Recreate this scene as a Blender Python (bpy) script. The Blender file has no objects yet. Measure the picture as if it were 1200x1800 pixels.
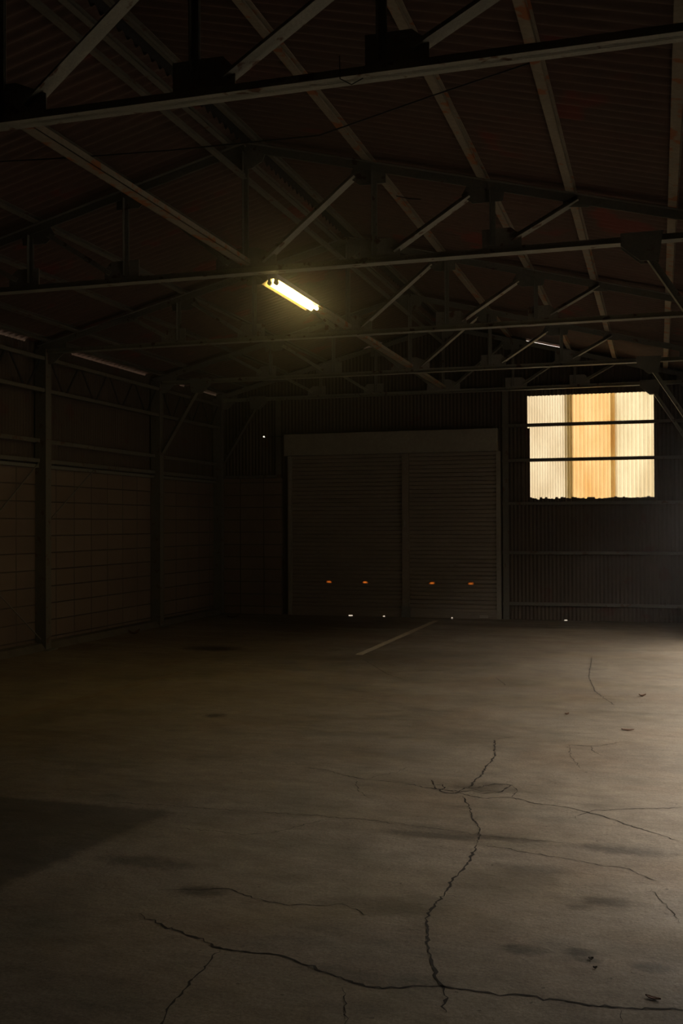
import bpy, math, random
import numpy as np
from mathutils import Vector, Matrix

random.seed(7)
C = bpy.context.scene
COL = C.collection
PI = math.pi

# ------------------------------------------------------------------ camera
F, YAW, PITCH, ROLL = 1830.0, .2953, .0116, -.0038
cy, sy, cp, sp = math.cos(YAW), math.sin(YAW), math.cos(PITCH), math.sin(PITCH)
fw = Vector((-sy*cp, cy*cp, sp)); rt = Vector((cy, sy, 0)); up = rt.cross(fw)
rt, up = math.cos(ROLL)*rt + math.sin(ROLL)*up, -math.sin(ROLL)*rt + math.cos(ROLL)*up
cam_d = bpy.data.cameras.new('camera'); cam = bpy.data.objects.new('camera', cam_d); COL.objects.link(cam)
cam.matrix_world = Matrix(((rt.x, up.x, -fw.x, 0), (rt.y, up.y, -fw.y, 0), (rt.z, up.z, -fw.z, 1.68), (0, 0, 0, 1)))
cam_d.sensor_fit = 'VERTICAL'; cam_d.sensor_height = 36.0; cam_d.sensor_width = 24.0
cam_d.lens = F/1800*36.0
cam_d.clip_start = .02
C.camera = cam

# ------------------------------------------------------------------ light and exposure
SKY_COL = (1.0, .885, .76); SKY_STR = 3.85
LAMP_COL = (1.0, .74, .25); LAMP_STR = 43.0
EXPOSURE = 0.0
HAZE = .0065
w = bpy.data.worlds.new('overcast_sky'); C.world = w; w.use_nodes = True
bg = w.node_tree.nodes['Background']; bg.inputs[0].default_value = (*SKY_COL, 1); bg.inputs[1].default_value = SKY_STR
vs = C.view_settings
vs.view_transform = 'Standard'; vs.look = 'None'; vs.gamma = 1; vs.exposure = EXPOSURE; vs.use_curve_mapping = False
C.cycles.max_bounces = 10; C.cycles.diffuse_bounces = 6; C.cycles.transmission_bounces = 6

# ------------------------------------------------------------------ sizes of the hall
XC = -3.644                       # line of the ridge
XL, XR = -8.04, .76               # inner faces of the side walls
YB, YF = 18.36, -3.0              # back and front wall
TR = [5.203, 8.965, 12.295, 15.647, 18.23]     # trusses, nearest first
SL = .255                         # slope of the roof
def roof_z(x, base=5.22): return base - SL*abs(x - XC)
DOOR = (4.60, 15.40, 2.20)        # big opening in the right wall: from, to, height

# ------------------------------------------------------------------ mesh helpers
class MB:
    def __init__(s): s.v = []; s.f = []; s.m = []
    def add(s, vs_, fs, mi=0):
        n = len(s.v); s.v += [tuple(p) for p in vs_]; s.f += [tuple(n+i for i in q) for q in fs]; s.m += [mi]*len(fs); return s
    def hexa(s, c, mi=0):
        return s.add(c, [(0,1,2,3), (7,6,5,4), (0,4,5,1), (1,5,6,2), (2,6,7,3), (3,7,4,0)], mi)
    def box(s, x0, x1, y0, y1, z0, z1, mi=0):
        return s.hexa([(x0,y0,z0), (x0,y1,z0), (x1,y1,z0), (x1,y0,z0), (x0,y0,z1), (x0,y1,z1), (x1,y1,z1), (x1,y0,z1)], mi)
    def beam(s, p0, p1, n, b, n0, n1, b0, b1):
        """box along p0-p1, from n0 to n1 along n and b0 to b1 along b"""
        p0, p1, n, b = Vector(p0), Vector(p1), Vector(n), Vector(b)
        c = [p + n*i + b*j for p in (p0, p1) for i, j in ((n0,b0), (n0,b1), (n1,b1), (n1,b0))]
        return s.hexa(c)
    def tube(s, pts, r, seg=8, cap=True, rr=None):
        pts = [Vector(p) for p in pts]; n = len(pts); base = len(s.v); vv = []; fs = []
        d = (pts[1]-pts[0]).normalized(); a = Vector((0,0,1)) if abs(d.z) < .9 else Vector((1,0,0))
        u = d.cross(a).normalized()
        for i, p in enumerate(pts):
            t = (pts[min(i+1,n-1)]-pts[max(i-1,0)]).normalized(); u = (u - t*u.dot(t)).normalized(); v = t.cross(u)
            ri = rr[i] if rr else r
            for k in range(seg): an = 2*PI*k/seg; vv.append(p + u*math.cos(an)*ri + v*math.sin(an)*ri)
        for i in range(n-1):
            for k in range(seg): fs.append((i*seg+k, i*seg+(k+1)%seg, (i+1)*seg+(k+1)%seg, (i+1)*seg+k))
        if cap: fs.append(tuple(range(seg))[::-1]); fs.append(tuple((n-1)*seg+k for k in range(seg)))
        return s.add(vv, fs)
    def prism(s, poly, y0, y1):
        """polygon in x,z extruded along y"""
        n = len(poly); vv = [(x, y0, z) for x, z in poly] + [(x, y1, z) for x, z in poly]
        fs = [tuple(range(n)), tuple(range(2*n-1, n-1, -1))] + [(i, i+n, (i+1) % n + n, (i+1) % n) for i in range(n)]
        return s.add(vv, fs)
    def build(s, name, mats, parent=None, kind=None, smooth=False):
        a = np.array(s.v, dtype=float); lo, hi = a.min(0), a.max(0)
        org = np.array([(lo[0]+hi[0])/2, (lo[1]+hi[1])/2, lo[2]])
        me = bpy.data.meshes.new(name); me.from_pydata((a-org).tolist(), [], s.f)
        mats = mats if isinstance(mats, (list, tuple)) else [mats]
        for m in mats: me.materials.append(m)
        if len(mats) > 1: me.polygons.foreach_set('material_index', s.m)
        if smooth: me.polygons.foreach_set('use_smooth', [True]*len(s.f))
        me.update()
        o = bpy.data.objects.new(name, me); COL.objects.link(o)
        if parent is not None:
            pl = Vector((0,0,0)); q = parent
            while q is not None: pl = pl + q.location; q = q.parent
            o.parent = parent; o.location = Vector(org) - pl
        else: o.location = org
        if kind: o['kind'] = kind
        return o
def tag(o, label=None, cat=None, group=None, kind=None):
    if label: o['label'] = label
    if cat: o['category'] = cat
    if group: o['group'] = group
    if kind: o['kind'] = kind
    return o
def thing(name, loc, label, cat, group=None):
    o = bpy.data.objects.new(name, None); COL.objects.link(o); o.location = loc; o.empty_display_size = .2
    return tag(o, label, cat, group)
def struct(name, loc):
    o = bpy.data.objects.new(name, None); COL.objects.link(o); o.location = loc; o['kind'] = 'structure'; return o

# ------------------------------------------------------------------ materials
def nt(m): return m.node_tree.nodes, m.node_tree.links
def noise(N, L, vec, scale, detail=6, rough=.6, stretch=None):
    if stretch:
        mp = N.new('ShaderNodeMapping'); mp.inputs['Scale'].default_value = stretch; L.new(vec, mp.inputs[0]); vec = mp.outputs[0]
    n = N.new('ShaderNodeTexNoise'); n.inputs['Scale'].default_value = scale; n.inputs['Detail'].default_value = detail
    n.inputs['Roughness'].default_value = rough; L.new(vec, n.inputs['Vector']); return n.outputs['Fac']
def ramp(N, L, fac, lo, hi, a=0., b=1.):
    r = N.new('ShaderNodeMapRange'); r.clamp = True
    for i, v in zip(('From Min','From Max','To Min','To Max'), (lo, hi, a, b)): r.inputs[i].default_value = v
    L.new(fac, r.inputs['Value']); return r.outputs['Result']
def mix(N, L, fac, a, b, mode='MIX'):
    m = N.new('ShaderNodeMix'); m.data_type = 'RGBA'; m.blend_type = mode
    if isinstance(fac, (int, float)): m.inputs[0].default_value = fac
    else: L.new(fac, m.inputs[0])
    for s_, v in ((m.inputs['A'], a), (m.inputs['B'], b)):
        if isinstance(v, tuple): s_.default_value = (*v, 1)
        else: L.new(v, s_)
    return m.outputs['Result']
def math_(N, L, op, a, b):
    m = N.new('ShaderNodeMath'); m.operation = op
    for i, v in enumerate((a, b)):
        if isinstance(v, (int, float)): m.inputs[i].default_value = v
        else: L.new(v, m.inputs[i])
    return m.outputs[0]
def new_mat(name):
    m = bpy.data.materials.new(name); m.use_nodes = True; return m
def worn(name, col, col2, scale=6, rough=.7, metal=0., lo=.42, hi=.7, spots=None, stretch=None, bump=.15, spec=.3):
    """paint or metal with a second colour coming through in patches, fine grain and optional spots"""
    m = new_mat(name); N, L = nt(m); b = N['Principled BSDF']; g = N.new('ShaderNodeNewGeometry'); P = g.outputs['Position']
    c = mix(N, L, ramp(N, L, noise(N, L, P, scale, 8, .65, stretch), lo, hi), col, col2)
    c = mix(N, L, ramp(N, L, noise(N, L, P, scale*9, 4, .6, stretch), .3, .7, 0, .5), c, tuple(x*.55 for x in col))
    if spots: c = mix(N, L, ramp(N, L, noise(N, L, P, spots[1], 3, .5), spots[2], spots[2]+.06), c, spots[0])
    L.new(c, b.inputs['Base Color']); b.inputs['Metallic'].default_value = metal; b.inputs['Specular IOR Level'].default_value = spec
    L.new(ramp(N, L, noise(N, L, P, scale*2, 5), .3, .7, rough-.12, rough+.12), b.inputs['Roughness'])
    if bump:
        bp = N.new('ShaderNodeBump'); bp.inputs['Strength'].default_value = bump; bp.inputs['Distance'].default_value = .01
        L.new(noise(N, L, P, scale*12, 4), bp.inputs['Height']); L.new(bp.outputs[0], b.inputs['Normal'])
    return m
STEEL = worn('painted_steel', (.31,.315,.255), (.42,.395,.325), 7, .6, spots=((.10,.045,.02), 9, .62))
STEEL_D = worn('dark_painted_steel', (.19,.195,.17), (.23,.21,.17), 4, .6, spots=((.09,.04,.02), 8, .64))
PLATE_LIT = worn('lit_gusset_steel', (.27,.265,.23), (.31,.28,.23), 4, .65, spots=((.12,.05,.025), 8, .62))  # bottom gussets: paler than the top ones, front light put into the colour
WSTEEL = worn('wall_and_shaded_steel', (.15,.145,.12), (.19,.17,.13), 5, .65, spots=((.10,.045,.02), 9, .62))
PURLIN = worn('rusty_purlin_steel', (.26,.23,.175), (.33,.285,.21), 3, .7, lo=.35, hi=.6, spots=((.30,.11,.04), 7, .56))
ROOF = worn('rusty_brown_roof_sheet', (.125,.085,.065), (.15,.085,.065), 1.6, .75, stretch=(.5,1.5,1), spots=((.18,.055,.04), 1.3, .62))
WALL = worn('brown_wall_sheet', (.105,.080,.056), (.08,.062,.045), 2, .7, stretch=(1.5,1.5,.4), spots=((.085,.04,.025), 3, .62))
GALV = worn('shutter_slat_steel', (.34,.29,.235), (.27,.225,.18), 3, .5, metal=.25, stretch=(.5,1,3), bump=.05)
HOOD = worn('shutter_hood_steel', (.36,.33,.265), (.31,.275,.22), 3, .55, metal=.2, bump=.03)
BLACK = worn('cable_black_and_ridge_shade', (.02,.02,.02), (.03,.03,.03), 20, .6, bump=0)
ORANGE = worn('orange_handle_plastic', (.95,.42,.14), (.85,.33,.10), 30, .28, metal=1.0, bump=0, spec=.6)
CHROME = worn('worn_latch_metal', (.4,.38,.34), (.3,.28,.25), 30, .35, metal=.5, bump=0)
WHITE = worn('white_enamel', (.75,.73,.68), (.6,.57,.5), 20, .4, bump=0)
REFL = worn('dirty_reflector_enamel', (.30,.25,.13), (.2,.16,.08), 20, .4, bump=0)
KERB = worn('kerb_concrete', (.17,.15,.12), (.11,.095,.075), 4, .9, bump=.4)
GROUND = worn('outside_asphalt', (.24,.225,.20), (.3,.28,.25), 2, .9)
PAINT = worn('worn_white_line_paint', (.85,.77,.60), (.52,.46,.35), 14, .7, lo=.45, hi=.62)
PAINT2 = worn('faded_line_paint', (.30,.245,.185), (.235,.19,.14), 5, .8, lo=.45, hi=.6)
LEAF = worn('dry_leaf', (.17,.085,.05), (.12,.065,.04), 40, .7, bump=0)
DIRT = worn('dark_dirt_clod', (.05,.04,.03), (.07,.055,.04), 30, .9)
m = CRACK = new_mat('crack_dirt'); m.node_tree.nodes['Principled BSDF'].inputs['Base Color'].default_value = (.022,.017,.013,1); m.node_tree.nodes['Principled BSDF'].inputs['Roughness'].default_value = .95

def floor_mat():
    m = new_mat('stained_concrete'); N, L = nt(m); b = N['Principled BSDF']; g = N.new('ShaderNodeNewGeometry'); P = g.outputs['Position']
    base = mix(N, L, ramp(N, L, noise(N, L, P, .55, 9, .72), .36, .66), (.225,.190,.148), (.33,.285,.225))
    warm = ramp(N, L, noise(N, L, P, .9, 5, .6), .48, .7, 0, .6)
    base = mix(N, L, warm, base, (.25,.185,.13))
    cool = ramp(N, L, noise(N, L, P, 1.7, 6, .6, (1, 1.3, 1)), .52, .7, 0, .55)
    base = mix(N, L, cool, base, (.165,.155,.125))
    streak = ramp(N, L, noise(N, L, P, 2.2, 10, .78, (.5, 1.5, 1)), .53, .68, 0, .6)
    base = mix(N, L, streak, base, (.13,.115,.092))
    fine = ramp(N, L, noise(N, L, P, 70, 4, .7), .35, .65, .74, 1.16)
    cb = N.new('ShaderNodeCombineColor'); [L.new(fine, cb.inputs[i]) for i in range(3)]
    base = mix(N, L, 1.0, base, cb.outputs[0], 'MULTIPLY')
    mott = ramp(N, L, noise(N, L, P, 7, 10, .75, (.7, 1.2, 1)), .35, .65, .76, 1.2)
    cm = N.new('ShaderNodeCombineColor'); [L.new(mott, cm.inputs[i]) for i in range(3)]
    base = mix(N, L, 1.0, base, cm.outputs[0], 'MULTIPLY')
    pits = ramp(N, L, noise(N, L, P, 26, 2, .5), .70, .75, 0, .7); base = mix(N, L, pits, base, (.07,.055,.042))
    # oil spots and patches, plus shade painted on along the back wall
    sep = N.new('ShaderNodeSeparateXYZ'); L.new(P, sep.inputs[0])
    wob = math_(N, L, 'MULTIPLY', math_(N, L, 'SUBTRACT', noise(N, L, P, 11, 8, .75), .5), 3.4)
    for x, y, rx, ry, s in [(-5.80,13.0,.42,.30,.85), (-.52,4.15,.10,.055,.5), (-.31,4.18,.06,.05,.5), (-.27,4.12,.05,.03,.45), (-.22,4.78,.13,.07,.45), (-.34,4.68,.06,.05,.4),
                            (-.03,4.12,.09,.05,.45), (-1.18,5.53,.30,.06,.45), (-.88,5.58,.30,.05,.4), (-.19,5.55,.28,.08,.5), (-1.05,6.62,.22,.14,.35), (-2.0,4.4,.12,.08,.5), (-3.74,8.45,.10,.10,.7), (-2.45,4.7,.25,.10,.4),
                            (-1.2,4.45,.30,.10,.3), (-.75,4.9,.3,.25,.15), (-3.4,12.4,.7,.6,.25), (-.6,5.1,.2,.12,.3), (-1.9,17.2,1.6,.35,.4), (-5.2,16.5,1.5,1.2,.35)]:
        dx = math_(N, L, 'MULTIPLY', math_(N, L, 'SUBTRACT', sep.outputs[0], x), 1/rx); dy = math_(N, L, 'MULTIPLY', math_(N, L, 'SUBTRACT', sep.outputs[1], y), 1/ry)
        d = math_(N, L, 'ADD', math_(N, L, 'ADD', math_(N, L, 'MULTIPLY', dx, dx), math_(N, L, 'MULTIPLY', dy, dy)), wob)
        base = mix(N, L, ramp(N, L, d, 1.35, .1, 0, min(.95, s*1.5)), base, (.045,.038,.030))
    # a darker area at the left, with straight edges
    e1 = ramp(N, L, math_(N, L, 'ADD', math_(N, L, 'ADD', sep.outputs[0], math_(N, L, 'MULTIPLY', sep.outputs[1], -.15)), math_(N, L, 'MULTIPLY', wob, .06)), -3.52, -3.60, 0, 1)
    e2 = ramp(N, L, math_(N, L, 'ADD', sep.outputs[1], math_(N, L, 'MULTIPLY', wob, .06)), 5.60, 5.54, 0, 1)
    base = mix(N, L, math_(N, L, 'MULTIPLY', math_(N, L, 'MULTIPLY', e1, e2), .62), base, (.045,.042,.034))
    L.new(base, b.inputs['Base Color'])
    L.new(ramp(N, L, noise(N, L, P, 1.1, 6, .6, (.5, 1.6, 1)), .35, .65, .42, .85), b.inputs['Roughness']); b.inputs['Specular IOR Level'].default_value = .4
    bp = N.new('ShaderNodeBump'); bp.inputs['Strength'].default_value = .3; bp.inputs['Distance'].default_value = .012
    h = math_(N, L, 'ADD', noise(N, L, P, 30, 6, .7), math_(N, L, 'MULTIPLY', noise(N, L, P, 2.5, 4), 2.0))
    L.new(h, bp.inputs['Height']); L.new(bp.outputs[0], b.inputs['Normal'])
    return m
FLOOR = floor_mat()

def block_mat(axis):
    """stack-bonded blocks with dark joints; the courses run along x or y"""
    m = new_mat('concrete_block_' + axis); N, L = nt(m); b = N['Principled BSDF']; g = N.new('ShaderNodeNewGeometry'); P = g.outputs['Position']
    sep = N.new('ShaderNodeSeparateXYZ'); L.new(P, sep.inputs[0]); cb = N.new('ShaderNodeCombineXYZ')
    L.new(sep.outputs[0 if axis == 'x' else 1], cb.inputs[0]); L.new(math_(N, L, 'ADD', sep.outputs[2], .09), cb.inputs[1])
    br = N.new('ShaderNodeTexBrick'); br.offset = 0; br.inputs['Scale'].default_value = 1; br.inputs['Brick Width'].default_value = .472
    br.inputs['Row Height'].default_value = .232; br.inputs['Mortar Size'].default_value = .009; br.inputs['Mortar Smooth'].default_value = .4
    br.inputs['Bias'].default_value = .1
    br.inputs['Color1'].default_value = (.165,.118,.086,1); br.inputs['Color2'].default_value = (.20,.15,.112,1); br.inputs['Mortar'].default_value = (.035,.025,.02,1)
    L.new(cb.outputs[0], br.inputs['Vector'])
    c = mix(N, L, ramp(N, L, noise(N, L, P, 1.2, 6), .45, .7, 0, .7), br.outputs['Color'], (.125,.09,.07))
    L.new(c, b.inputs['Base Color']); b.inputs['Roughness'].default_value = .9
    bp = N.new('ShaderNodeBump'); bp.inputs['Strength'].default_value = .6; bp.inputs['Distance'].default_value = .01; bp.invert = True
    L.new(br.outputs['Fac'], bp.inputs['Height']); L.new(bp.outputs[0], b.inputs['Normal'])
    return m
BLOCK_X, BLOCK_Y = block_mat('x'), block_mat('y')

def frp(name, col, col2):
    m = new_mat(name); N, L = nt(m); b = N['Principled BSDF']; g = N.new('ShaderNodeNewGeometry'); P = g.outputs['Position']
    c = mix(N, L, ramp(N, L, noise(N, L, P, 2.0, 4, .5, (1.5, 1, .5)), .38, .68), col, col2)
    c = mix(N, L, ramp(N, L, noise(N, L, P, 90, 3, .6), .5, .8, 0, .25), c, tuple(x*.7 for x in col2))
    tr = N.new('ShaderNodeBsdfTranslucent'); L.new(c, tr.inputs[0])
    df = N.new('ShaderNodeBsdfDiffuse'); df.inputs[0].default_value = (*[x*.5 for x in col2], 1)
    ms = N.new('ShaderNodeMixShader'); ms.inputs[0].default_value = .10; L.new(tr.outputs[0], ms.inputs[1]); L.new(df.outputs[0], ms.inputs[2])
    L.new(ms.outputs[0], N['Material Output'].inputs['Surface']); N.remove(b); return m
FRP_Y = frp('yellowed_translucent_sheet', (.74,.67,.49), (.59,.51,.35))
FRP_Y2 = frp('pale_translucent_sheet', (.74,.665,.45), (.59,.50,.31))
FRP_O = frp('orange_translucent_sheet', (.75,.54,.26), (.67,.40,.15))

COVER = frp('orange_translucent_cover', (.62,.33,.12), (.52,.25,.09))
TUBE = new_mat('lit_tube'); N, L = nt(TUBE); b = N['Principled BSDF']; b.inputs['Base Color'].default_value = (.9,.9,.85,1)
b.inputs['Emission Color'].default_value = (*LAMP_COL, 1); b.inputs['Emission Strength'].default_value = LAMP_STR

# ------------------------------------------------------------------ floor, cracks, outside ground
CRACKS = [
    (0.013, [(-0.92, 5.43), (-0.91, 5.19), (-0.92, 5.01), (-0.94, 4.84), (-0.94, 4.68), (-0.95, 4.55), (-0.96, 4.46), (-0.95, 4.34), (-0.92, 4.21), (-0.88, 4.04), (-0.84, 3.92), (-0.80, 3.80), (-0.76, 3.74), (-0.73, 3.63), (-0.71, 3.54)]),
    (0.01, [(-1.16, 6.37), (-1.08, 6.13), (-1.02, 5.89), (-0.95, 5.72), (-0.92, 5.43)]),
    (0.012, [(-2.16, 4.07), (-2.04, 3.99), (-1.95, 3.96), (-1.80, 3.89), (-1.68, 3.83), (-1.54, 3.82), (-1.45, 3.83), (-1.29, 3.77), (-1.14, 3.71), (-1.03, 3.66), (-0.91, 3.68), (-0.84, 3.72), (-0.76, 3.74), (-0.67, 3.74), (-0.55, 3.72), (-0.50, 3.75), (-0.35, 3.75), (-0.23, 3.74), (-0.12, 3.75), (0.07, 3.79), (0.18, 3.76)]),
    (0.009, [(-1.67, 3.82), (-1.66, 3.65), (-1.65, 3.44), (-1.64, 3.29), (-1.61, 3.19), (-1.58, 3.08)]),
    (0.006, [(-1.11, 3.63), (-1.07, 3.53), (-1.02, 3.37), (-0.99, 3.26)]),
    (0.006, [(-0.90, 5.44), (-0.79, 5.42), (-0.61, 5.36), (-0.44, 5.33), (-0.30, 5.28), (-0.16, 5.26), (-0.05, 5.14), (0.02, 5.10)]),
    (0.009, [(-2.04, 6.69), (-1.86, 6.61), (-1.63, 6.60), (-1.42, 6.51), (-1.27, 6.48), (-1.16, 6.41), (-1.03, 6.36), (-0.87, 6.43), (-0.72, 6.32), (-0.52, 6.29), (-0.31, 6.16), (-0.18, 6.02), (-0.03, 5.90), (0.11, 5.78)]),
    (0.005, [(-1.92, 6.60), (-1.82, 6.32), (-1.71, 6.18)]),
    (0.014, [(-1.23, 8.11), (-1.14, 7.52), (-1.15, 7.24), (-1.14, 6.95), (-1.16, 6.78), (-1.16, 6.58)]),
    (0.012, [(-1.43, 6.71), (-1.37, 6.52), (-1.31, 6.44), (-1.22, 6.42), (-1.19, 6.57), (-1.11, 6.60), (-1.02, 6.73), (-0.91, 6.73), (-0.95, 6.54), (-1.07, 6.47)]),
    (0.007, [(-0.50, 6.05), (-0.38, 6.26), (-0.19, 6.36), (0.06, 6.45), (0.13, 6.50)]),
    (0.009, [(-0.81, 13.42), (-0.74, 11.68), (-0.62, 10.71), (-0.40, 9.92)]),
    (0.008, [(-0.66, 8.06), (-0.45, 8.07), (-0.29, 8.27)]),
    (0.006, [(-2.21, 4.36), (-2.08, 4.39), (-1.91, 4.46), (-1.74, 4.37), (-1.59, 4.34), (-1.44, 4.37), (-1.35, 4.42), (-1.19, 4.31)]),
    (0.005, [(-2.57, 5.27), (-2.32, 5.27), (-2.15, 5.25), (-2.00, 5.36), (-1.89, 5.55), (-1.80, 5.67)]),
    (0.004, [(-1.15, 4.53), (-1.06, 4.51), (-0.97, 4.51)]),
    (0.006, [(-3.17, 5.65), (-2.37, 5.69), (-1.61, 5.72), (-0.88, 5.60), (-0.46, 5.59)]),
    (0.009, [(-3.49, 12.41), (-2.91, 11.30), (-2.63, 10.94)]),
    (0.004, [(-0.05, 5.02), (0.04, 4.75), (0.08, 4.60)]),
    (0.004, [(-0.14, 3.74), (-0.13, 3.63)]),
    (0.008, [(-1.23, 8.11), (-1.09, 8.26)]),
    (0.009, [(-1.72, 11.41), (-1.52, 10.84), (-1.38, 10.69)]),
    (0.010, [(-1.43, 6.71), (-1.40, 6.60), (-1.34, 6.62), (-1.31, 6.52), (-1.35, 6.44)]),
    (0.009, [(-1.31, 6.44), (-1.24, 6.50), (-1.20, 6.46), (-1.13, 6.52), (-1.07, 6.47)]),
    (0.007, [(-1.16, 6.58), (-1.08, 6.52), (-1.00, 6.55), (-0.95, 6.54)]),
    (0.006, [(-1.19, 6.57), (-1.16, 6.66), (-1.16, 6.78)]),
    (0.006, [(-0.91, 6.73), (-0.86, 6.60), (-0.87, 6.43), (-0.83, 6.36)]),
    (0.006, [(-2.04, 6.69), (-2.20, 6.80), (-2.36, 6.83)]), (0.005, [(-1.85, 6.61), (-1.80, 6.75), (-1.71, 6.84), (-1.66, 7.05)]),
    (0.005, [(-0.66, 8.06), (-0.62, 7.7), (-0.52, 7.3)]), (0.006, [(-0.5, 8.07), (-0.47, 7.9), (-0.40, 7.75)]),
    (0.004, [(-0.92, 4.21), (-0.99, 4.22), (-1.06, 4.20)]), (0.004, [(-0.94, 4.68), (-0.88, 4.64), (-0.84, 4.66)]),
]
fl = MB(); fl.add([(XL-.1, YF, 0), (XR+.1, YF, 0), (XR+.1, YB+.05, 0), (XL-.1, YB+.05, 0)], [(0,1,2,3)], 0)
for width, pts in CRACKS:                       # hairline cracks, laid into the same slab
    pp = []
    for (x0, y0), (x1, y1) in zip(pts, pts[1:]):
        n = max(2, int(math.dist((x0,y0), (x1,y1))/.022))
        for k in range(n):
            t = k/n; q = .007 if k else .0
            pp.append((x0+(x1-x0)*t + random.gauss(0, q*.7), y0+(y1-y0)*t + random.gauss(0, q)))
    pp.append(pts[-1]); n = len(pp); vv = []; fs = []
    for i, (x, y) in enumerate(pp):
        a, b_ = pp[max(i-1,0)], pp[min(i+1,n-1)]; dx, dy = b_[0]-a[0], b_[1]-a[1]; l = math.hypot(dx, dy) or 1
        wd = width*.5*random.choice((.35, .55, .8, 1.0, 1.25))*(min(1, i/4+.15, (n-1-i)/4+.15))
        vv += [(x - dy/l*wd, y + dx/l*wd, .0015), (x + dy/l*wd, y - dx/l*wd, .0015)]
    fs = [(2*i, 2*i+1, 2*i+3, 2*i+2) for i in range(n-1)]
    fl.add(vv, fs, 1)
fl.build('floor', [FLOOR, CRACK], kind='structure')

g = MB(); g.add([(-60,-40,-.03), (60,-40,-.03), (60,70,-.03), (-60,70,-.03)], [(0,1,2,3)]); g.build('outside_ground', GROUND, kind='structure')

def stripe(name, quad, mat, label, seedn):
    r_ = random.Random(seedn); a, b_, c, d = [Vector((*q, .002)) for q in quad]; n = 60; vv = []
    for i in range(n+1):
        t = i/n; j = r_.gauss(0, .004); k = r_.gauss(0, .004); vv += [a.lerp(d, t)+Vector((j,0,0)), b_.lerp(c, t)+Vector((k,0,0))]
    mb = MB(); mb.add(vv, [(2*i, 2*i+1, 2*i+3, 2*i+2) for i in range(n)])
    return tag(mb.build(name, mat), label, 'floor marking')
stripe('painted_line', [(-3.745,12.88), (-3.64,12.86), (-3.64,17.75), (-3.74,17.75)], PAINT, 'straight white painted line on the floor running up to the roller shutters', 1)
stripe('painted_line', [(-5.58,6.6), (-5.44,6.6), (-5.13,10.85), (-5.27,10.85)], PAINT2, 'faded broad painted stripe on the dark left part of the floor', 2)

nb = MB(); nb.box(7.5, 14, -12, 40, -.03, 4.6); nb.build('added_sky_blocker', GROUND, kind='structure')  # unseen block added to cut the low sky light through the opening
# ------------------------------------------------------------------ corrugated sheets
def sheet(mb, us, wave, vs_of, P, skip=lambda u, v: False, mi=0):
    """us: positions along the waves; wave(u): offset; vs_of(u): heights at u; P(u, v, off) -> point"""
    base = len(mb.v); rows = len(vs_of(us[0])); vv = []; fs = []
    for u in us:
        o = wave(u)
        for v in vs_of(u): vv.append(P(u, v, o))
    mids = [vs_of((us[i]+us[i+1])/2) for i in range(len(us)-1)]
    for i in range(len(us)-1):
        for j in range(rows-1):
            if not skip((us[i]+us[i+1])/2, (mids[i][j]+mids[i][j+1])/2):
                a = i*rows+j; fs.append((a, a+rows, a+rows+1, a+1))
    mb.add(vv, fs, mi)
def steps(a, b, d): n = max(1, int(round((b-a)/d))); return [a+(b-a)*i/n for i in range(n+1)]
WP = .0665                                         # pitch of the wall waves
def wv(p, amp): return lambda u: amp*math.sin(2*PI*u/p)

# back wall: window hole, torn ragged lower edge of the hole, a hole at the left, open seams under the gable roof
WX0, WX1, WZ0, WZ1 = -2.185, -.065, 2.115, 3.905
rj = random.Random(3); jag = {}
def ragged(u):
    k = int(u/.045); jag.setdefault(k, rj.choice((0, 0, .010, -.008, .018, -.014))); return jag[k] + .004*math.sin(u*70)
def back_rows(u):
    top = roof_z(u, 5.300); r = u - XC
    if -1.50 < r < -1.16 or 1.45 < r < 2.03: top -= .062
    left = -2.13 if True else 0
    return [-.01, .012, 1.0, WZ0 + ragged(u), 2.93, 3.325, 3.345, WZ1 + .004*math.sin(2*PI*u/WP), top]
def back_skip(u, v):
    if WX0 + (.045 if v < 3.38 else 0) < u < WX1 and WZ0-.03 < v < WZ1: return True
    if abs(u + 7.115) < .012 and 3.325 < v < 3.345: return True
    if v < .02 and -1.57 < u < -1.52: return True
    return False
mb = MB(); sheet(mb, steps(XL-.05, XR+.05, WP/8), wv(WP, .008), back_rows, lambda u, v, o: (u, YB + .012 + o, v), lambda u, v: back_skip(u, v) or (v < 2.93 and -6.5 < u < -2.75))
wall_back = mb.build('wall_back', WALL, kind='structure', smooth=True)

# the translucent sheets of the window, lapped over each other
win = struct('window_1', ((WX0+WX1)/2, YB+.03, WZ0))
for x0, x1, dy, mt, lb, am in [(WX0-.10, -1.415, .026, FRP_Y, 'pale yellow ribbed translucent sheet', .012), (-1.43, -.685, .050, FRP_O, 'orange ribbed translucent sheet in the middle', .013), (-.775, WX1+.10, .026, FRP_Y2, 'cream ribbed translucent sheet', .013)]:
    mb = MB(); pit = WP*(.62 if x0 < -2 else 1.0)
    sheet(mb, steps(x0, x1, WP/12), wv(WP if x0 > -2 else .0445, am), lambda u: [WZ0-.12, WZ1+.10], lambda u, v, o: (u, YB + dy + o, v))
    tag(mb.build('pane', mt, win, smooth=True), lb)

mb = MB(); mb.box(-1.545, -1.42, YB+.062, YB+.066, WZ0-.12, WZ1+.10); tag(mb.build('joint_strip', frp('olive_joint_strip', (.58,.51,.33), (.50,.43,.27)), win), 'flat olive strip covering the joint')
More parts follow.
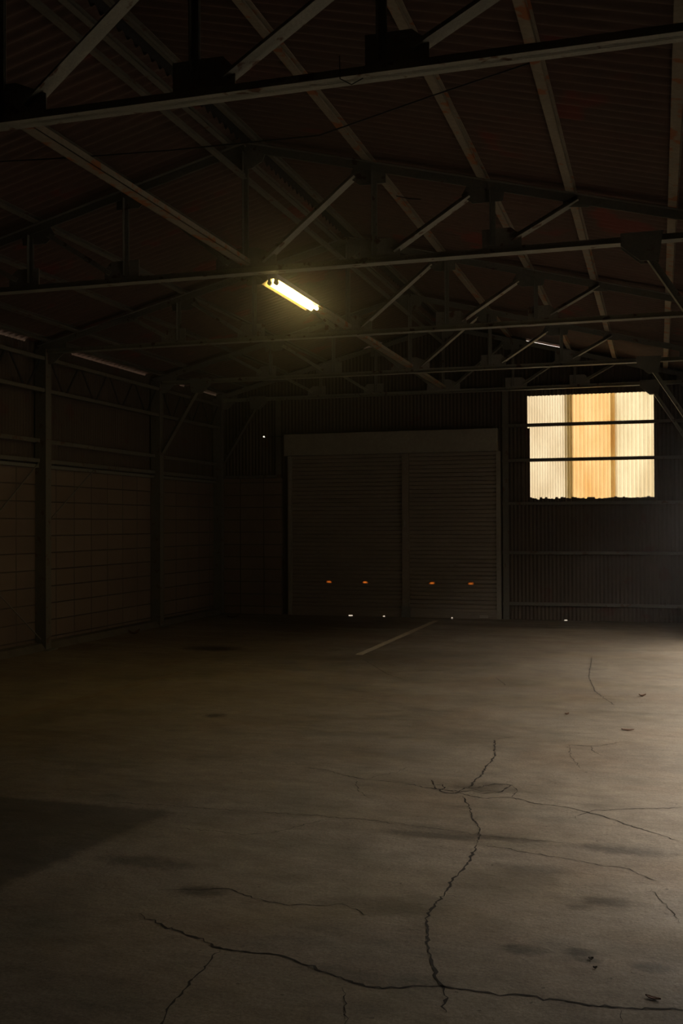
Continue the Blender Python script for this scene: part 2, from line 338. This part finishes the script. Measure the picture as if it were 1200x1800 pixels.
# left wall: blocks below, sheets above; the sheet stops short of the roof where daylight comes in
mb = MB(); mb.box(XL-.12, XL, YF, YB, 0, 2.455); mb.build('wall_left', BLOCK_Y, kind='structure')
def lit_seam(y): return y < 12.05 or 13.2 < y < 15.45 or 17.3 < y < 18.33 or 12.66 < y < 12.85 or 16.15 < y < 16.33 or 16.75 < y < 16.95
mb = MB(); sheet(mb, steps(YF, YB+.02, WP/6), wv(WP, .008), lambda u: [2.43, 4.135 if lit_seam(u) else roof_z(XL, 5.300)], lambda u, v, o: (XL - .03 + o, u, v))
mb.build('wall_left', WALL, kind='structure', smooth=True)
mb = MB(); mb.prism([(XL, 0), (XL, .10), (XL+.10, .085), (XL+.17, 0)], YF, YB-.01)
tag(mb.build('baseboard_left', KERB, kind='structure'))
# block dado on the back wall, left of the shutters
mb = MB(); mb.box(XL, -6.74, YB-.10, YB, 0, 2.545); mb.build('wall_back', BLOCK_X, kind='structure')

# right wall: sheets, with the wide opening the daylight comes through
mb = MB(); D0, D1, DH = DOOR
sheet(mb, [u for u in sorted(set(steps(YF, YB+.02, WP/6) + [D0, D1]))], wv(WP, .008), lambda u: [0, DH, roof_z(XR, 5.300)], lambda u, v, o: (XR + .03 + o, u, v), lambda u, v: D0 < u < D1 and v < DH)
mb.build('wall_right', WALL, kind='structure', smooth=True)
mb = MB(); mb.box(XR-.02, XR+.10, D0-.08, D0, 0, DH+.08); mb.box(XR-.02, XR+.10, D1, D1+.08, 0, DH+.08); mb.box(XR-.02, XR+.10, D0, D1, DH, DH+.08)
mb.build('door_frame', STEEL_D, kind='structure')
# front wall, behind the camera
mb = MB(); sheet(mb, steps(XL-.05, XR+.05, WP/4), wv(WP, .008), lambda u: [0, roof_z(u, 5.265)], lambda u, v, o: (u, YF - .012 + o, v))
mb.build('wall_front', WALL, kind='structure', smooth=True)

# roof: two slopes of big-wave sheets and the ridge capping
for sgn, nm in ((-1, 'ceiling'), (1, 'ceiling')):
    mb = MB(); xs = [.08, 1.6, 3.2, 4.85]
    sheet(mb, steps(YF-.2, YB+.25, .13/8), wv(.13, .020), lambda u: xs, lambda u, v, o: (XC + sgn*v, u, 5.300 - SL*v + o))
    mb.build(nm, ROOF, kind='structure', smooth=True)
mb = MB(); mb.prism([(XC-.28, 5.25), (XC, 5.335), (XC+.28, 5.25), (XC+.28, 5.262), (XC, 5.347), (XC-.28, 5.262)], YF-.2, YB+.25); mb.build('ceiling', BLACK, kind='structure')  # capping coloured black to stand for the shade along the ridge

# ------------------------------------------------------------------ roof trusses
Yv = Vector((0,1,0))
def member(name, p0, p1, leg, fl_, mat, parent, y, flange=-1, gap=.006, t=.006, single=0):
    """a pair of steel angles back to back; flange -1: flats below, +1: flats on top. p0, p1 are (across, height)"""
    a, b_ = Vector((XC+p0[0], y, p0[1])), Vector((XC+p1[0], y, p1[1])); d = (b_-a).normalized()
    n = Vector((-d.z, 0, d.x)); n = n if n.z > 1e-4 or (abs(n.z) <= 1e-4 and n.x > 0) else -n
    mb = MB()
    for s in ((-1, 1) if not single else (single,)):
        lo, hi = sorted((s*gap, s*(gap+t))); mb.beam(a, b_, n, Yv, 0, leg, lo, hi)
        lo, hi = sorted((s*(gap+t), s*(gap+fl_)))
        if flange < 0: mb.beam(a, b_, n, Yv, 0, t, lo, hi)
        else: mb.beam(a, b_, n, Yv, leg-t, leg, lo, hi)
    if flange < 0 and not single: mb.beam(a, b_, n, Yv, 0, t, -gap-t, gap+t)
    return mb.build(name, mat, parent)
def plate(poly, y, mat, parent, name='gusset_plate', th=.005):
    mb = MB(); mb.prism([(XC+x, z) for x, z in poly], y-th, y+th); return mb.build(name, mat, parent)
def truss(y, knees, label):
    t = thing('roof_truss', (XC, y, 4.0), label, 'roof truss', 'steel roof trusses across the hall')
    rz = lambda x: 5.22 - SL*abs(x)
    member('bottom_chord', (-4.24, 4.0), (4.24, 4.0), .062, .052, STEEL, t, y)
    for s in (-1, 1):
        member('rafter', (0, rz(0)-.075), (s*4.36, rz(4.36)-.075), .075, .048, STEEL_D, t, y, flange=1)
        for x in (0, 1.235, 2.29):
            if x == 0 and s == 1: continue
            member('post', (s*x-.02, 4.08), (s*x-.02, rz(x)-.08), .045, .042, STEEL_D, t, y)
        for x0, z0, x1, z1 in ((.18, 4.09, 1.06, 4.80), (1.42, 4.09, 2.10, 4.52), (2.46, 4.10, 3.02, 4.40)):
            member('diagonal', (s*x0, z0), (s*x1, z1), .046, .050, STEEL, t, y)
        plate([(s*1.10, 4.025), (s*1.10, 4.225), (s*1.40, 4.225), (s*1.47, 4.15), (s*1.47, 4.025)], y, PLATE_LIT, t)
        plate([(s*2.20, 4.025), (s*2.20, 4.225), (s*2.45, 4.225), (s*2.54, 4.15), (s*2.54, 4.025)], y, PLATE_LIT, t)
        plate([(s*1.05, rz(1.05)-.05), (s*1.34, rz(1.34)-.05), (s*1.34, 4.72), (s*1.10, 4.72), (s*1.0, 4.80)], y, STEEL_D, t)
        plate([(s*2.08, rz(2.08)-.05), (s*2.40, rz(2.40)-.05), (s*2.38, 4.46), (s*2.12, 4.46), (s*2.02, 4.54)], y, STEEL_D, t)
        plate([(s*2.88, rz(2.88)-.05), (s*3.12, rz(3.12)-.05), (s*3.10, 4.34), (s*2.90, 4.36)], y, STEEL_D, t)
        plate([(s*3.95, 4.03), (s*3.95, rz(3.95)-.05), (s*4.3, rz(4.3)-.05), (s*4.3, 3.86), (s*4.15, 3.86)], y, STEEL_D, t, th=.006)
        if knees:
            member('knee_brace', (s*3.50, 3.97), (s*4.20, 2.86), .055, .048, STEEL if s > 0 else WSTEEL, t, y)  # left brace gets a darker copy of the steel, shade in the colour
            plate([(s*3.36, 4.08), (s*3.70, 4.08), (s*3.66, 3.84), (s*3.52, 3.84), (s*3.36, 3.975)], y-.055, STEEL_D, t)
            plate([(s*3.36, 4.08), (s*3.70, 4.08), (s*3.66, 3.84), (s*3.52, 3.84), (s*3.36, 3.975)], y+.055, STEEL_D, t)
    plate([(-.30, 4.025), (-.30, 4.16), (-.12, 4.245), (.10, 4.245), (.30, 4.16), (.30, 4.025)], y, PLATE_LIT, t)
    plate([(-.20, rz(.2)-.04), (0, rz(0)-.03), (.20, rz(.2)-.04), (.17, 5.04), (.06, 4.98), (-.06, 4.98), (-.17, 5.04)], y, STEEL_D, t)
    return t
truss(TR[0], False, 'steel roof truss nearest the camera, its pale chord crossing the top of the picture')
truss(TR[1], True, 'second steel roof truss from the camera, right above the lit tube lamp')
truss(TR[2], False, 'third steel roof truss from the camera, just behind the lit tube lamp')
truss(TR[3], True, 'fourth steel roof truss from the camera, in front of the far wall')
truss(TR[4], True, 'farthest roof truss, set against the back wall above the window')

# ------------------------------------------------------------------ purlins and ties along the hall
PUR = [(-4.20, 'left eave'), (-3.77, 'fourth on the left slope'), (-2.95, 'third on the left slope'), (-2.20, 'second on the left slope'), (-1.17, 'first on the left slope down from the ridge'), (-.14, 'left one of the pair under the ridge'),
       (.13, 'right one of the pair under the ridge'), (1.17, 'first on the right slope down from the ridge'), (2.20, 'second on the right slope'), (2.95, 'third on the right slope'), (3.77, 'fourth on the right slope, near the right picture edge'), (4.20, 'right eave')]
for x, lb in PUR:
    z = 5.222 - SL*abs(x); ang = math.copysign(math.atan(SL), x); ca, sa = math.cos(ang), math.sin(ang)
    e = Vector((ca, 0, -sa)); n = Vector((sa, 0, ca)); c0 = Vector((XC+x, 0, z))
    w_ = .036 if x > .5 else .024; h = .058
    mb = MB(); a, b_ = c0 + Vector((0, YF+.02, 0)), c0 + Vector((0, YB-.02, 0))
    mb.beam(a, b_, e, n, -w_, w_, 0, .004); mb.beam(a, b_, e, n, -w_, w_, h-.004, h); mb.beam(a, b_, e, n, -w_, -w_+.004, 0, h); mb.beam(a, b_, e, n, w_-.004, w_, 0, .018)
    tag(mb.build('purlin', PURLIN if x > .5 else WSTEEL), 'rusty roof purlin, ' + lb, 'purlin', 'purlins under the roof sheets')  # left and ridge purlins: darker steel, their dimmer light put into the colour
spans = list(zip(TR, TR[1:]))
names_ = ['between the first and second truss', 'between the second and third truss, by the lamp', 'between the third and fourth truss', 'between the fourth truss and the back wall']
for (y0, y1), nm in zip(spans, names_):
    mb = MB(); a, b_ = Vector((XC, y0+.01, 4.085)), Vector((XC, y1-.01, 4.085)); X1 = Vector((1,0,0)); Z1 = Vector((0,0,1))
    mb.beam(a, b_, X1, Z1, -.048, .048, 0, .005); mb.beam(a, b_, X1, Z1, -.048, -.043, 0, .05); mb.beam(a, b_, X1, Z1, .043, .048, 0, .05)
    tag(mb.build('tie_beam', PURLIN), 'long steel tie beam at chord height ' + nm, 'tie beam', 'tie beams joining the truss chords')
    mb = MB(); a.z = b_.z = 4.885
    mb.beam(a, b_, X1, Z1, -.030, .022, 0, .005); mb.beam(a, b_, X1, Z1, -.005, 0, .005, .05)
    tag(mb.build('tie_rail', WSTEEL), 'thin steel rail below the ridge ' + nm, 'tie rail', 'tie rails below the ridge')

# ------------------------------------------------------------------ columns, girts and lattice girder
def column(x, y, sgn, label, z1=4.06):
    """H section, flange towards the hall; sgn +1: stands on the left wall"""
    t = MB(); a, b_ = sorted((x, x - sgn*.165))
    t.box(min(x, x-sgn*.009), max(x, x-sgn*.009), y-.065, y+.065, 0, z1); xo = x - sgn*.165
    t.box(min(xo, xo+sgn*.009), max(xo, xo+sgn*.009), y-.065, y+.065, 0, z1); t.box(a+.009, b_-.009, y-.004, y+.004, 0, z1)
    # the web is closed towards the viewer by a face plate
    t.box(a+.009, b_-.009, y-.060, y-.056, 0, z1)
    c = thing('steel_column', ((a+b_)/2, y, 0), label, 'column', 'steel columns along the side walls')
    t.build('shaft', WSTEEL, c); p = MB(); p.box(a-.0, b_+.07 if sgn > 0 else b_, y-.12, y+.12, 0, .012) if sgn > 0 else p.box(a-.07, b_, y-.12, y+.12, 0, .012)
    p.build('base_plate', STEEL_D, c); return c
LABC = ['second', 'third', 'fourth']
column(XL+.168, TR[2], 1, 'steel column on the left wall nearest the camera, by the left picture edge')
column(XL+.168, TR[3], 1, 'steel column in the middle of the left wall with a knee brace to the truss')
column(XL+.168, YB-.20, 1, 'steel column in the far left corner of the hall')
column(XL+.168, TR[1], 1, 'steel column on the left wall outside the left picture edge')
for y, q in ((TR[0]-.0, 'beside the nearest truss'), (TR[3]+.06, 'at the far jamb of the opening'), (YB-.20, 'in the far right corner')):
    column(XR-.168, y, -1, 'steel column on the right wall ' + q)

ys = [7.0] + [TR[1], TR[2], TR[3], YB-.20]
bays = list(zip([TR[1], TR[2], TR[3]], [TR[2], TR[3], YB-.20]))
bn = ['nearest bay of the left wall', 'middle bay of the left wall', 'farthest bay of the left wall']
for (y0, y1), q in zip(bays, bn):
    y0 += .075; y1 -= .075
    gd = thing('lattice_girder', (XL+.13, (y0+y1)/2, 3.47), 'V-laced steel girder at the top of the ' + q, 'lattice girder', 'lattice girders under the left eave')
    for z, nm in ((3.47, 'bottom_rail'), (3.90, 'top_rail')):
        mb = MB(); mb.box(XL+.10, XL+.16, y0, y1, z, z+.006); mb.box(XL+.155, XL+.161, y0, y1, z, z+.05); mb.build(nm, WSTEEL, gd)
    n = max(3, round((y1-y0)/.79)); st = (y1-y0)/n
    for k in range(n):
        c = y0 + (k+.5)*st
        for s in (-1, 1):
            mb = MB(); mb.beam((XL+.125, c+s*.03, 3.50), (XL+.125, c+s*(st/2-.04), 3.92), (0,1,0), (1,0,0), -.020, .020, -.004, .004); mb.build('lacing_bar', BLACK, gd)
    for z, q2 in ((2.84, 'upper'), (2.57, 'lower')):
        mb = MB(); mb.box(XL+.02, XL+.085, y0, y1, z, z+.006); mb.box(XL+.079, XL+.085, y0, y1, z-.045, z); mb.box(XL+.015, XL+.021, y0, y1, z-.045, z)
        tag(mb.build('wall_girt', WSTEEL), q2 + ' girt above the blocks in the ' + q, 'girt', 'girts on the left wall')
    mb = MB(); mb.box(XL, XL+.07, y0, y1, 2.455, 2.50); tag(mb.build('block_capping', STEEL_D), 'dark steel capping along the blocks in the ' + q, 'capping', 'cappings on the block wall')
# crossing tension rods in the two near bays
for k_, (pts, q) in enumerate((([(9.05, .12), (12.20, 2.52)], 'rising away from the camera in the near bay'), ([(9.05, 2.40), (12.20, .15)], 'falling away from the camera in the near bay'), ([(12.37, 1.75), (13.55, 2.50)], 'short one rising behind the first column'))):
    (ya, za), (yb, zb) = pts; xr = XL+.08+.03*k_
    mb = MB(); mb.tube([(xr, ya, za), (xr, yb, zb)], .008)
    tag(mb.build('tension_rod', STEEL_D), 'thin tension rod on the blocks, ' + q, 'tension rod', 'tension rods on the left wall')
# back wall girts: right of the shutters and left of them
for x0, x1, z, q in ((-2.62, XR-.10, 1.14, 'below the window at waist height'), (-2.62, XR-.10, .25, 'low above the floor, right of the shutters'), (-2.62, XR-.10, 2.00, 'just below the window'),
                     (-2.62, XR-.10, 2.755, 'crossing the lower part of the window'), (-2.62, XR-.10, 3.365, 'crossing the upper part of the window'), (XL+.15, -6.78, 2.55, 'on top of the blocks left of the shutters')):
    mb = MB(); mb.box(x0, x1, YB-.07, YB-.002, z, z+.006); mb.box(x0, x1, YB-.07, YB-.064, z, z+.055); mb.box(x0, x1, YB-.008, YB-.002, z, z+.055)
    tag(mb.build('wall_girt', WSTEEL), 'steel girt on the back wall ' + q, 'girt', 'girts on the back wall')
for x, q in ((-2.56, 'between the shutters and the window'), (-6.80, 'left of the shutters')):
    mb = MB(); mb.box(x-.05, x+.05, YB-.065, YB-.060, 0, 4.0); mb.box(x-.05, x-.045, YB-.06, YB-.005, 0, 4.0)
    tag(mb.build('wall_post', WSTEEL), 'narrow steel post on the back wall ' + q, 'post', 'posts on the back wall')

# ------------------------------------------------------------------ roller shutters
fr = thing('shutter_frame', (-4.64, YB-.12, 0), 'steel hood box, side guides and middle post holding the roller shutters', 'shutter frame')
H0, H1 = YB-.23, YB-.01
mb = MB(); mb.box(-6.62, -2.69, H0, H0+.004, 2.945, 3.345); mb.box(-6.62, -2.69, H0, H1, 3.341, 3.345); mb.box(-6.62, -2.69, H0, H1-.10, 2.945, 2.949)
tag(mb.build('hood', HOOD, fr))
for x in (-6.622, -2.692):
    mb = MB(); mb.box(x, x+.004, H0-.004, H1, 2.94, 3.35); mb.build('hood_end', HOOD, fr)
for x0, x1, in ((-6.60, -6.53), (-2.72, -2.645)):
    mb = MB(); mb.box(x0, x1, YB-.10, YB-.095, 0, 2.95); mb.box(x0, x0+.005, YB-.095, YB+.01, 0, 2.95); mb.box(x1-.005, x1, YB-.095, YB+.01, 0, 2.95); mb.build('guide_rail', HOOD, fr)
mp_ = MB(); mp_.box(-4.415, -4.29, YB-.12, YB-.03, .01, 2.95); post = mp_.build('middle_post', GALV, fr)
mb = MB(); mb.box(-4.385, -4.345, YB-.155, YB-.12, 1.62, 1.72); mb.box(-4.375, -4.355, YB-.165, YB-.155, 1.66, 1.76); mb.build('post_lock', CHROME, post)
mb = MB(); mb.box(-4.355, -4.335, YB-.135, YB-.12, 2.66, 2.69); mb.build('bolt', CHROME, post)
mb = MB(); mb.box(-4.43, -4.275, YB-.14, YB-.02, 0, .20); mb.build('post_foot', STEEL_D, post)
SP = .0735
def shutter(x0, x1, label, handles, latch, gaps, tag_x=None):
    t = thing('roller_shutter', ((x0+x1)/2, YB-.05, 0), label, 'roller shutter', 'closed roller shutters in the back wall')
    prof = [(0, .0), (.010, .006), (.014, .020), (.014, .045), (.010, .060), (0, .066), (-.004, .070)]
    pts = []
    k = 0
    while .10 + k*SP < 2.97: pts += [(YB-.050-o, .10 + k*SP + z) for o, z in prof]; k += 1
    xs = sorted([x0, x1] + [hx+d for hx in handles for d in (-.034, .034)]); mb = MB(); n = len(pts); fs = []
    for j in range(len(xs)-1):
        xm = (xs[j]+xs[j+1])/2; slot = any(abs(xm-hx) < .034 for hx in handles)
        fs += [(j*n+i, j*n+i+1, (j+1)*n+i+1, (j+1)*n+i) for i in range(n-1) if not (slot and .61 < (pts[i][1]+pts[i+1][1])/2 < .632)]
    mb.add([(x, y, z) for x in xs for y, z in pts], fs)
    cur = mb.build('curtain', GALV, t)
    cut = sorted(gaps); xx = x0; mb = MB()
    for g0, g1 in cut + [(x1, x1)]:
        if g0 > xx: mb.box(xx, g0, YB-.066, YB-.046, .0, .020)
        xx = g1
    mb.box(x0, x1, YB-.066, YB-.046, .018, .105); mb.box(x0, x1, YB-.075, YB-.066, .03, .045)
    mb.build('bottom_bar', GALV, t)
    for hx in handles:
        hb = MB(); hb.prism([(hx-.052, .600), (hx-.048, .632), (hx-.03, .645), (hx+.03, .645), (hx+.048, .632), (hx+.052, .600)], YB-.072, YB-.070)
        hd = tag(hb.build('handle', COVER, cur), 'small orange see-through handle cover')
        hb = MB(); hb.tube([(hx-.058, YB-.068, .598), (hx-.052, YB-.076, .634), (hx-.03, YB-.080, .649), (hx+.03, YB-.080, .649), (hx+.052, YB-.076, .634), (hx+.058, YB-.068, .598)], .005, 8); hb.build('handle_rim', ORANGE, hd)
    hb = MB(); hb.box(latch-.03, latch+.03, YB-.082, YB-.062, .915, .955); hb.box(latch-.07, latch-.05, YB-.072, YB-.062, .96, .985); hb.box(latch+.05, latch+.07, YB-.072, YB-.062, .96, .985); hb.build('latch', CHROME, cur)
    if tag_x: hb = MB(); hb.box(tag_x-.075, tag_x+.075, YB-.070, YB-.066, .02, .055); tag(hb.build('name_plate', WHITE, t), 'small blank pale plate')
    return t
shutter(-6.535, -4.41, 'closed grey roller shutter left of the middle post', (-5.81, -5.12), -5.46, [(-5.44, -5.36), (-4.79, -4.75)])
shutter(-4.295, -2.715, 'closed grey roller shutter right of the middle post', (-3.88, -3.18), -3.52, [(-3.535, -3.505)], -2.95)

# ------------------------------------------------------------------ tube lamp
LX, LY0, LY1, LZ = XC+.225, 9.075, 10.30, 3.925
lamp = thing('tube_lamp', (LX, (LY0+LY1)/2, LZ), 'lit yellow fluorescent lamp with two tubes hanging under the second truss', 'lamp')
mb = MB(); mb.prism([(LX-.045, LZ+.045), (LX+.045, LZ+.045), (LX+.045, LZ+.085), (LX-.045, LZ+.085)], LY0-.02, LY1+.02); mb.build('housing', WHITE, lamp)
mb = MB()
for s in (-1, 1):
    pr = [(LX+s*.035, LZ+.040), (LX+s*.105, LZ-.004), (LX+s*.107, LZ-.001), (LX+s*.035, LZ+.045)]
    mb.prism(pr if s > 0 else pr[::-1], LY0-.02, LY1+.02)
mb.box(LX-.036, LX+.036, LY0-.02, LY1+.02, LZ+.040, LZ+.0449); mb.build('reflector', REFL, lamp)
for s in (-1, 1):
    x = LX + s*.032
    mb = MB(); mb.tube([(x, LY0+.02, LZ), (x, LY1-.02, LZ)], .0155, 16); mb.build('tube', TUBE, lamp, smooth=True)
    for y0, y1 in ((LY0-.015, LY0+.02), (LY1-.02, LY1+.005)):
        mb = MB(); mb.tube([(x, y0, LZ+.004), (x, y1, LZ+.004)], .021, 14); mb.box(x-.014, x+.014, y0, y1, LZ+.01, LZ+.042); mb.build('socket', STEEL, lamp)
for y in (LY0+.10, LY1-.15):
    mb = MB(); mb.box(LX-.24, LX-.03, y-.012, y+.012, LZ+.16, LZ+.166); mb.box(LX-.05, LX-.03, y-.012, y+.012, LZ+.085, LZ+.16); mb.build('hanger', STEEL, lamp)

# ------------------------------------------------------------------ wires
def wire(name, pts, r, label, sag=0, n=14):
    pp = []
    for (a, b_) in zip(pts, pts[1:]):
        a, b_ = Vector(a), Vector(b_)
        for k in range(n): t = k/n; q = a.lerp(b_, t); q.z -= sag*4*t*(1-t); pp.append(q)
    pp.append(Vector(pts[-1])); mb = MB(); mb.tube(pp, r, 6); return tag(mb.build(name, BLACK, smooth=True), label, 'cable')
wire('hanging_cable', [(XC-4.3, 6.5, 4.52), (XC-.27, 6.5, 4.29), (XC+.44, 6.5, 4.262), (XC+1.52, 6.5, 4.243), (XC+2.32, 6.5, 4.42), (XC+3.0, 6.5, 4.56)], .005, 'thin slack black cable strung across behind the nearest truss', n=6)
wire('loose_wire', [(XC+2.085, 5.12, 4.10), (XC+2.085, 5.13, 3.985), (XC+2.14, 5.15, 3.955), (XC+2.20, 5.16, 3.985)], .003, 'short loose wire dangling from the nearest truss chord', n=6)
wire('loose_wire', [(XC+1.28, 9.6, 4.80), (XC+1.40, 9.6, 4.765), (XC+1.52, 9.6, 4.745)], .005, 'short loose wire caught on the first purlin right of the ridge', n=6)
wire('loose_wire', [(XC-4.0, 13.4, 4.28), (XC+3.9, 13.4, 4.22)], .005, 'thin taut black cable crossing between the third and fourth truss', n=6)
wire('loose_wire', [(-7.12, YB-.04, 3.33), (-6.63, YB-.12, 3.32)], .005, 'thin wire from a hole in the back wall to the shutter hood', n=4)

# ------------------------------------------------------------------ litter on the floor
def leaf(x, y, sx, sy_, rot, label, mat=LEAF, curl=.02):
    n = 8; vv = []; fs = []; c, s = math.cos(rot), math.sin(rot)
    for layer in (0, 1):
        for i in range(n+1):
            t = i/n*2-1; wd = (1-t*t)**.7*sy_*(1+.15*math.sin(9*t))
            for k in (-1, 0, 1):
                px, py = t*sx, k*wd; z = .002 + layer*.003 + curl*(t*t) + (0 if k == 0 else curl*.5)
                vv.append((x+px*c-py*s, y+px*s+py*c, z))
    m_ = (n+1)*3
    for i in range(n):
        for k in (0, 1): a = i*3+k; fs += [(a, a+1, a+4, a+3), (m_+a, m_+a+3, m_+a+4, m_+a+1)]
        for a in (i*3, i*3+2): fs.append((a, a+3, m_+a+3, m_+a))
    mb = MB(); mb.add(vv, fs); return tag(mb.build('dry_leaf' if mat is LEAF else 'dirt_clod', mat), label, 'leaf' if mat is LEAF else 'dirt')
leaf(-.03, 3.85, .028, .009, -.35, 'reddish brown dry leaf near the lower right corner of the floor', curl=.004)
leaf(-.16, 10.52, .035, .025, .3, 'dark curled leaf on the bright floor towards the far right', curl=.014)
leaf(-.25, 8.76, .05, .02, .05, 'flat dark brown leaf at the right side of the floor', curl=.006)
leaf(-.78, 9.34, .022, .016, .8, 'small reddish leaf right of the middle of the floor', curl=.008)
leaf(-.26, 4.13, .010, .010, .2, 'tiny dark crumb near the front right stains', DIRT, .004)
leaf(-.24, 4.05, .008, .007, .2, 'tiny dark crumb below the front right stains', DIRT, .004)
leaf(-7.35, 17.4, .10, .05, .5, 'pale scrap on the floor by the far left corner', LEAF, .03)
leaf(-7.72, 14.4, .12, .04, 1.2, 'crumpled scrap lying at the foot of the left wall', LEAF, .05)

if HAZE:  # scattering volume added for a glow round the lamp and lifted darks
    m = new_mat('added_glow_haze'); N, L = nt(m); N.remove(N['Principled BSDF']); v = N.new('ShaderNodeVolumeScatter')
    v.inputs['Density'].default_value = HAZE; v.inputs['Anisotropy'].default_value = .94; v.inputs['Color'].default_value = (1,1,1,1)
    L.new(v.outputs[0], N['Material Output'].inputs['Volume'])
    mb = MB(); x0, x1 = XL-.20, XR+.20; z = lambda x: roof_z(x, 5.42)
    mb.prism([(x0, -.02), (x1, -.02), (x1, z(x1)), (XC, z(XC)), (x0, z(x0))], YF-.15, YB+.20)
    tag(mb.build('haze', m), 'thin haze added for the lamp glow and lifted darks', 'haze', kind='stuff')
